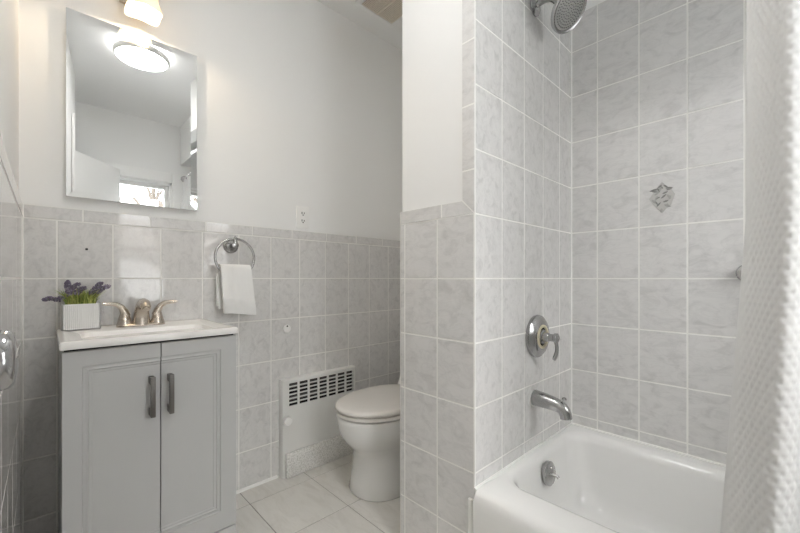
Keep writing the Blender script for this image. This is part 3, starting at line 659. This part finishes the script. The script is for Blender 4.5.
for i in range(int((a1 - a0 - 2 * bd) / p_) + 1): x = a0 + bd + i * p_; mb.box(x - 0.0017, x + 0.0017, b0 + bd, b1 - bd, HC - 0.010, HC - 0.006)
for i in range(int((b1 - b0 - 2 * bd) / p_) + 1): y = b0 + bd + i * p_; mb.box(a0 + bd, a1 - bd, y - 0.0017, y + 0.0017, HC - 0.0095, HC - 0.0055)
mb.box((a0 + a1) / 2 - 0.004, (a0 + a1) / 2 + 0.004, b0 + bd, b1 - bd, HC - 0.012, HC - 0.005)
mb.build('vent_grille', M['ventm'], ev)

# ------------------------------------------------------------------ towel ring and towel
tx_, tz_ = 0.611, 1.138
tr_ = thing('towel_ring', 'chrome towel ring on the tiled wall right of the vanity', 'towel ring', (tx_, YB, tz_))
mb = MB(); mb.lathe([(0.033, -0.002), (0.033, 0.006), (0.029, 0.010), (0.026, 0.011), (0.022, 0.017), (0.012, 0.020), (0.011, 0.05), (0.014, 0.054), (0.014, 0.064), (0.0, 0.068)], (tx_, YB, tz_), (0, -1, 0), 40); mb.build('wall_post', M['satin'], tr_)
ry = YB - 0.058
mb = MB(); mb.tube([(tx_, ry, tz_), (tx_, ry, tz_ + 0.034)], [0.009, 0.0075], 12); mb.torus((tx_, ry, tz_ + 0.030), (1, 0, 0), 0.0085, 0.003, 20, 8); mb.build('hanger', M['satin'], tr_)
mb = MB(); mb.torus((tx_, ry, tz_ + 0.028 - 0.084), (0, 1, 0), 0.084, 0.0055, 72, 14); mb.build('ring', M['satin'], tr_)
# towel: folded band of terry drawn over the ring, front flap longer than the back flap
def towel_layer(mb, xa, xb, yo, zf, zb, th, top, ph, back=False):
    nx_, out_ = 16, []
    for i in range(nx_ + 1):
        u = i / nx_; x = xa + (xb - xa) * u
        wob = 0.0022 * math.sin(u * 9 + ph) + 0.0012 * math.sin(u * 23 + ph * 2)
        drop = 0.010 * (u - 0.5) * -1 + 0.003 * math.sin(u * 5 + ph)
        P = []
        zfl, zbl = zf + drop, zb + drop
        sec = [(-th * 0.95, zfl), (-th, zfl + 0.004), (-th * 1.04, zfl + 0.03), (-th * 1.16, zfl + 0.042), (-th * 1.02, zfl + 0.05), (-th * 1.16, zfl + 0.058), (-th * 1.0, zfl + 0.068), (-th * 0.98, top - 0.05), (-th * 0.92, top - 0.02), (-th * 0.7, top - 0.006), (-th * 0.3, top), (th * 0.3, top), (th * 0.7, top - 0.006), (th * 0.92, top - 0.02), (th, top - 0.06), (th * 1.05, zbl + 0.03), (th, zbl + 0.004), (th * 0.9, zbl), (0.0095, zbl + 0.002), (0.0130, top - 0.03), (0.0125, top - 0.0075), (-0.0125, top - 0.0075), (-0.0130, top - 0.03), (-0.0095, zfl + 0.002)] if not back else [(0.013, zb + 0.002), (0.016, top - 0.05), (0.020, top - 0.032), (0.026, top - 0.028), (0.032, top - 0.05), (0.033, zb + 0.03), (0.034, zb + 0.004), (0.028, zb)]
        sq_ = 0.002 + 0.010 * max(0, (0.12 - u) / 0.12) ** 2 + 0.010 * max(0, (u - 0.88) / 0.12) ** 2
        for y, z in sec:
            nz = noise.noise(Vector((x * 18, y * 30, z * 18 + ph))) * 0.002
            flare = -0.012 * (1 - min(1, (z - zf) / 0.2)) if y < 0 else 0.004
            P.append((x + (1 - min(1, (z - zf) / 0.215)) * ((0.020 * u + 0.014 * (1 - u)) if (y < 0 and not back) else 0.006) , ry + yo + y * (1 - sq_ * 12) + wob + nz + flare * (0.6), z))
        out_.append(P)
    mb.rings(out_)
mb = MB(); towel_layer(mb, 0.544, 0.673, 0.0, 0.832, 0.850, 0.027, 1.052, 0.4)
towel_layer(mb, 0.537, 0.668, 0.0, 0.862, 0.868, 0.018, 1.040, 2.0, True)
tw = mb.build('hand_towel', M['towel'], smooth=60)
tag(tw, 'folded white hand towel hanging through the chrome towel ring', 'towel')

# ------------------------------------------------------------------ outlet, wall cap, screw hole
ox, oz = 0.9776, 1.3105
ol = thing('wall_outlet', 'white double wall outlet above the tile border', 'outlet', (ox, YB + 0.008, oz))
mb = MB(); mb.box(ox - 0.036, ox + 0.036, YB + 0.0015, YB + 0.0085, oz - 0.058, oz + 0.058, 0.0025); mb.build('cover_plate', M['plastic'], ol)
for s_ in (1, -1):
    c_ = oz + s_ * 0.0195; mb = MB()
    mb.rings([[(x, YB - 0.0005 + dd, z) for x, z, _ in [(p[0], p[1], 0) for p in rrect(ox - 0.017, ox + 0.017, c_ - 0.014, c_ + 0.014, 0.012, 0)]] for dd in (0.003, 0.0)])
    rc = mb.build('receptacle', M['plastic'], ol)
    mb = MB(); mb.box(ox - 0.0082, ox - 0.0047, YB - 0.002, YB + 0.0002, c_ - 0.003, c_ + 0.008); mb.box(ox + 0.0047, ox + 0.0082, YB - 0.002, YB + 0.0002, c_ - 0.002, c_ + 0.0065)
    mb.lathe([(0.0034, 0), (0.0034, 0.002)], (ox, YB + 0.0002, c_ - 0.0075), (0, -1, 0), 10); mb.build('slot', M['dark'], rc)
wc = thing('wall_plug', 'small round white plastic cap on the tile below the towel', 'cap', (0.886, YB, 0.734))
mb = MB(); mb.lathe([(0.021, -0.001), (0.021, 0.003), (0.018, 0.006), (0, 0.007)], (0.886, YB, 0.734), (0, -1, 0), 28); mb.build('cap_disc', M['plastic'], wc)
mb = MB(); mb.lathe([(0.0042, 0), (0.0042, 0.0025)], (0.886, YB - 0.005, 0.748), (0, -1, 0), 12); mb.build('screw_hole', M['dark'], wc)
mb = MB(); mb.lathe([(0.0042, -0.001), (0.0042, 0.0008), (0, 0.001)], (0.108, YB, 1.096), (0, -1, 0), 14)
tag(mb.build('screw', M['dark']), 'tiny dark screw in a tile above the lavender', 'screw')

# chrome knob at the left edge
kb = thing('robe_hook', 'round chrome robe hook on the glossy left tile wall', 'hook', (XL, 0.60, 0.80))
ky, kz = 0.545, 0.908
kb.location = (XL, ky, kz); kb['_w'] = (XL, ky, kz)
mb = MB(); mb.lathe([(0.020, -0.001), (0.020, 0.005), (0.011, 0.008), (0.010, 0.012)], (XL, ky, kz), (1, 0, 0), 36); mb.build('hook_base', M['chrome'], kb)
mb = MB(); mb.lathe([(0.012, 0.010), (0.024, 0.0135), (0.029, 0.018), (0.0305, 0.023), (0.0297, 0.029), (0.026, 0.0335), (0.012, 0.0357), (0, 0.036)], (XL, ky, kz), (1, 0, 0), 48); mb.build('hook_head', M['knob'], kb, smooth=50)

# ------------------------------------------------------------------ radiator cover
rx0, rx1, ryf, rz1 = 0.844, 1.292, 1.722, 0.485
rd = thing('radiator_cover', 'low white metal radiator cover with slotted grille beside the toilet', 'radiator', (1.07, YB, 0))
cols, rows_ = 7, 6
cx0, cpt, cwid = 0.880, 0.0580, 0.0475
rz0, rpt, rh = 0.457, 0.0200, 0.0138
xs = [rx0 + 0.006]
for i in range(cols): xs += [cx0 + i * cpt, cx0 + i * cpt + cwid]
xs.append(rx1 - 0.006)
zs = [0.0]
for j in range(rows_ - 1, -1, -1): zs += [rz0 - j * rpt - rh / 2, rz0 - j * rpt + rh / 2]
zs.append(rz1 - 0.006)
mb = MB()
for i in range(len(xs) - 1):
    for j in range(len(zs) - 1):
        if i % 2 == 1 and j % 2 == 1: continue
        mb.add([(xs[i], ryf, zs[j]), (xs[i + 1], ryf, zs[j]), (xs[i + 1], ryf, zs[j + 1]), (xs[i], ryf, zs[j + 1])], [(0, 1, 2, 3)])
for i in range(cols):
    for j in range(rows_):                                   # returned edges of every slot
        x0, x1 = xs[1 + 2 * i], xs[2 + 2 * i]; z0, z1 = zs[1 + 2 * j], zs[2 + 2 * j]
        a = [(x0, ryf, z0), (x1, ryf, z0), (x1, ryf, z1), (x0, ryf, z1)]; b_ = [(x, ryf + 0.006, z) for x, _, z in a]
        mb.add(a + b_, [(k, (k + 1) % 4, 4 + (k + 1) % 4, 4 + k) for k in range(4)])
x0, x1, z1 = xs[0], xs[-1], zs[-1]
prof = [(0, 0), (0.0025, 0.0008), (0.005, 0.003), (0.006, 0.007), (0.006, YB - ryf + 0.002)]
v = []; 
for e_, dp in prof: v += [(x0 - e_, ryf + dp, 0), (x0 - e_, ryf + dp, z1 + e_), (x1 + e_, ryf + dp, z1 + e_), (x1 + e_, ryf + dp, 0)]
f_ = []
for i in range(len(prof) - 1):
    for k in range(3): f_.append((i * 4 + k, i * 4 + k + 1, i * 4 + 5 + k, i * 4 + 4 + k))
mb.add(v, f_)
bm = None
cv = mb.build('cover_panel', M['rad'], rd, smooth=40)
mb = MB()
for i in range(1, 7):
    x = xs[1] + (xs[-2] - xs[1]) * i / 7; mb.box(x - 0.0008, x + 0.0008, ryf - 0.0006, ryf + 0.001, 0.125, 0.335)
mb.build('panel_seam', M['rad'], cv)
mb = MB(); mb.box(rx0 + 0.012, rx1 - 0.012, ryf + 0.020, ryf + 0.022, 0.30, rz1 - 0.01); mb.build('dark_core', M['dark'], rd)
mb = MB()
for j in range(9): z = 0.345 + j * 0.0155; mb.tube([(rx0 + 0.03, ryf + 0.014, z), (rx1 - 0.03, ryf + 0.014, z)], 0.0022, 6)
mb.build('fin', M['pull'], rd)
mb = MB(); mb.lathe([(0.010, 0), (0.010, 0.014), (0.021, 0.015), (0.0225, 0.019), (0.021, 0.034), (0.017, 0.038), (0, 0.039)], (0.859, ryf + 0.0005, 0.290), (0, -1, 0), 32); mb.build('control_knob', M['plastic'], rd)
mb = MB(); mb.box(rx0 + 0.014, 1.58, ryf - 0.018, ryf - 0.001, 0.001, 0.124, 0.004); mb.build('base_panel', M['peel'], rd)
for x in (0.975, 1.262):
    mb = MB(); mb.lathe([(0.004, 0), (0.0035, 0.002), (0, 0.0022)], (x, ryf, 0.305), (0, -1, 0), 12); mb.build('panel_screw', M['rad'], rd)

# ------------------------------------------------------------------ toilet
TY = 1.358
to = thing('toilet', 'white one-piece toilet with closed lid beside the radiator cover', 'toilet', (1.3, TY, 0))
def egg(xf, xb, hw, z, n_=48, split=0.45, ex=2.0, bx=2.0, yc=TY):
    xm = xf + (xb - xf) * split; P = []
    for i in range(n_):
        a = 2 * PI * i / n_; c_, s_ = math.cos(a), math.sin(a)
        e_ = bx if c_ > 0 else ex
        r_ = 1.0 / (abs(c_) ** e_ + abs(s_) ** e_) ** (1 / e_)
        P.append((xm + c_ * r_ * ((xb - xm) if c_ > 0 else (xm - xf)), yc + s_ * r_ * hw, z))
    return P
mb = MB()
prof = [(0.000, 1.020, 1.66, .143), (0.006, 1.016, 1.66, .147), (0.05, 1.024, 1.66, .139), (0.10, 1.031, 1.66, .133), (0.15, 1.034, 1.66, .130), (0.185, 1.032, 1.66, .131), (0.205, 1.020, 1.66, .137), (0.225, 1.000, 1.66, .147), (0.25, 0.978, 1.66, .160), (0.28, 0.961, 1.66, .170), (0.31, 0.952, 1.66, .175), (0.345, 0.948, 1.66, .177), (0.3595, 0.949, 1.66, .176), (0.364, 0.958, 1.655, .167)]
mb.rings([egg(xf, xb, hw, z, split=0.36 if z > 0.2 else 0.25, ex=2.15, bx=3.2) for z, xf, xb, hw in prof]); mb.build('bowl', M['porcelain'], to, smooth=60)
def slab(name, xf, xb, hw, zs_, mt, dome=0.0):
    mb = MB(); R = []
    for ins, z in zs_: R.append(egg(xf + ins, xb - ins * 0.5, hw - ins, z, 56, split=0.50, ex=2.0, bx=2.7))
    mb.rings(R); return mb.build(name, mt, to, smooth=50)
slab('seat_ring', 0.945, 1.425, 0.185, ((0.014, 0.3685), (0.006, 0.369), (0.0, 0.3725), (0.0, 0.385), (0.003, 0.3875), (0.02, 0.388)), M['seat'])
slab('lid', 0.939, 1.42, 0.188, ((0.02, 0.392), (0.003, 0.3925), (0.0, 0.396), (0.0, 0.405), (0.002, 0.409), (0.008, 0.4125), (0.02, 0.414), (0.06, 0.416), (0.12, 0.417)), M['seat'])
mb = MB()
tk = [(0.25, 1.40, .17), (0.366, 1.385, .178), (0.39, 1.415, .180), (0.43, 1.438, .184), (0.47, 1.457, .189), (0.53, 1.474, .194), (0.60, 1.484, .198), (0.655, 1.488, .20)]
mb.rings([rrect(xf, XR - 0.012, TY - hw, TY + hw, 0.055, z) for z, xf, hw in tk]); mb.build('tank', M['porcelain'], to, smooth=60)
mb = MB(); mb.rings([rrect(1.480 + i_, XR - 0.010 - i_, TY - 0.207 + i_, TY + 0.207 - i_, 0.055, z) for i_, z in ((0.004, 0.6555), (0, 0.66), (0, 0.675), (0.006, 0.683), (0.02, 0.686))]); tl = mb.build('tank_lid', M['porcelain'], to, smooth=60)
mb = MB(); mb.lathe([(0.02, 0), (0.02, 0.004), (0.017, 0.006), (0, 0.006)], (1.59, TY, 0.686), (0, 0, 1), 24); mb.build('flush_button', M['chrome'], tl)
for s_ in (-1, 1):
    mb = MB(); mb.box(1.395, 1.425, TY + s_ * 0.075 - 0.018, TY + s_ * 0.075 + 0.018, 0.367, 0.394, 0.004); mb.build('hinge', M['seat'], to)

# ------------------------------------------------------------------ bare tree and roof line outside
def branch(mb, p, d_, L, r_, lev):
    P = [p]; q = p; dd = d_
    for i in range(4):
        dd = (dd + Vector((random.gauss(0, .13), random.gauss(0, .10), random.gauss(0, .10)))).normalized(); q = q + dd * L / 4; P.append(q)
    mb.tube(P, [r_ * (1 - 0.12 * i) for i in range(5)], 6)
    if lev > 0:
        for i in range(5):
            k = random.choice((1, 2, 3, 4)); a = random.uniform(0.4, 1.0) * random.choice((-1, 1))
            nd = Vector((dd.x * math.cos(a) - dd.z * math.sin(a), dd.y + random.gauss(0, .25), dd.x * math.sin(a) + dd.z * math.cos(a) + 0.12)).normalized()
            branch(mb, P[k], nd, L * random.uniform(.55, .8), r_ * 0.58, lev - 1)
random.seed(23)
mb = MB()
branch(mb, Vector((1.30, -4.6, -2.6)), Vector((-0.02, 0, 1)).normalized(), 4.1, 0.10, 4)
tag(mb.build('bare_tree', M['wood'], smooth=60), 'bare branching tree outside the bathroom window', 'tree')
mb = MB(); mb.box(-6, 8, -9.4, -9.0, -3.0, 1.9); hs = thing('neighbour_roof', 'grey neighbouring house roof outside beyond the trees', 'house', (1, -9.2, -3)); mb.build('house_wall', M['plastic'], hs)
mb = MB(); mb.add([(-6, -8.8, 1.7), (8, -8.8, 1.7), (8, -12, 3.0), (-6, -12, 3.0), (-6, -8.8, 1.6), (8, -8.8, 1.6), (8, -12, 2.9), (-6, -12, 2.9)], [(0, 1, 2, 3), (4, 5, 6, 7), (0, 1, 5, 4), (1, 2, 6, 5), (2, 3, 7, 6), (3, 0, 4, 7)]); mb.build('roof_slope', M['roof'], hs, smooth=0)

for o in SC.objects:
    if '_w' in o: del o['_w']
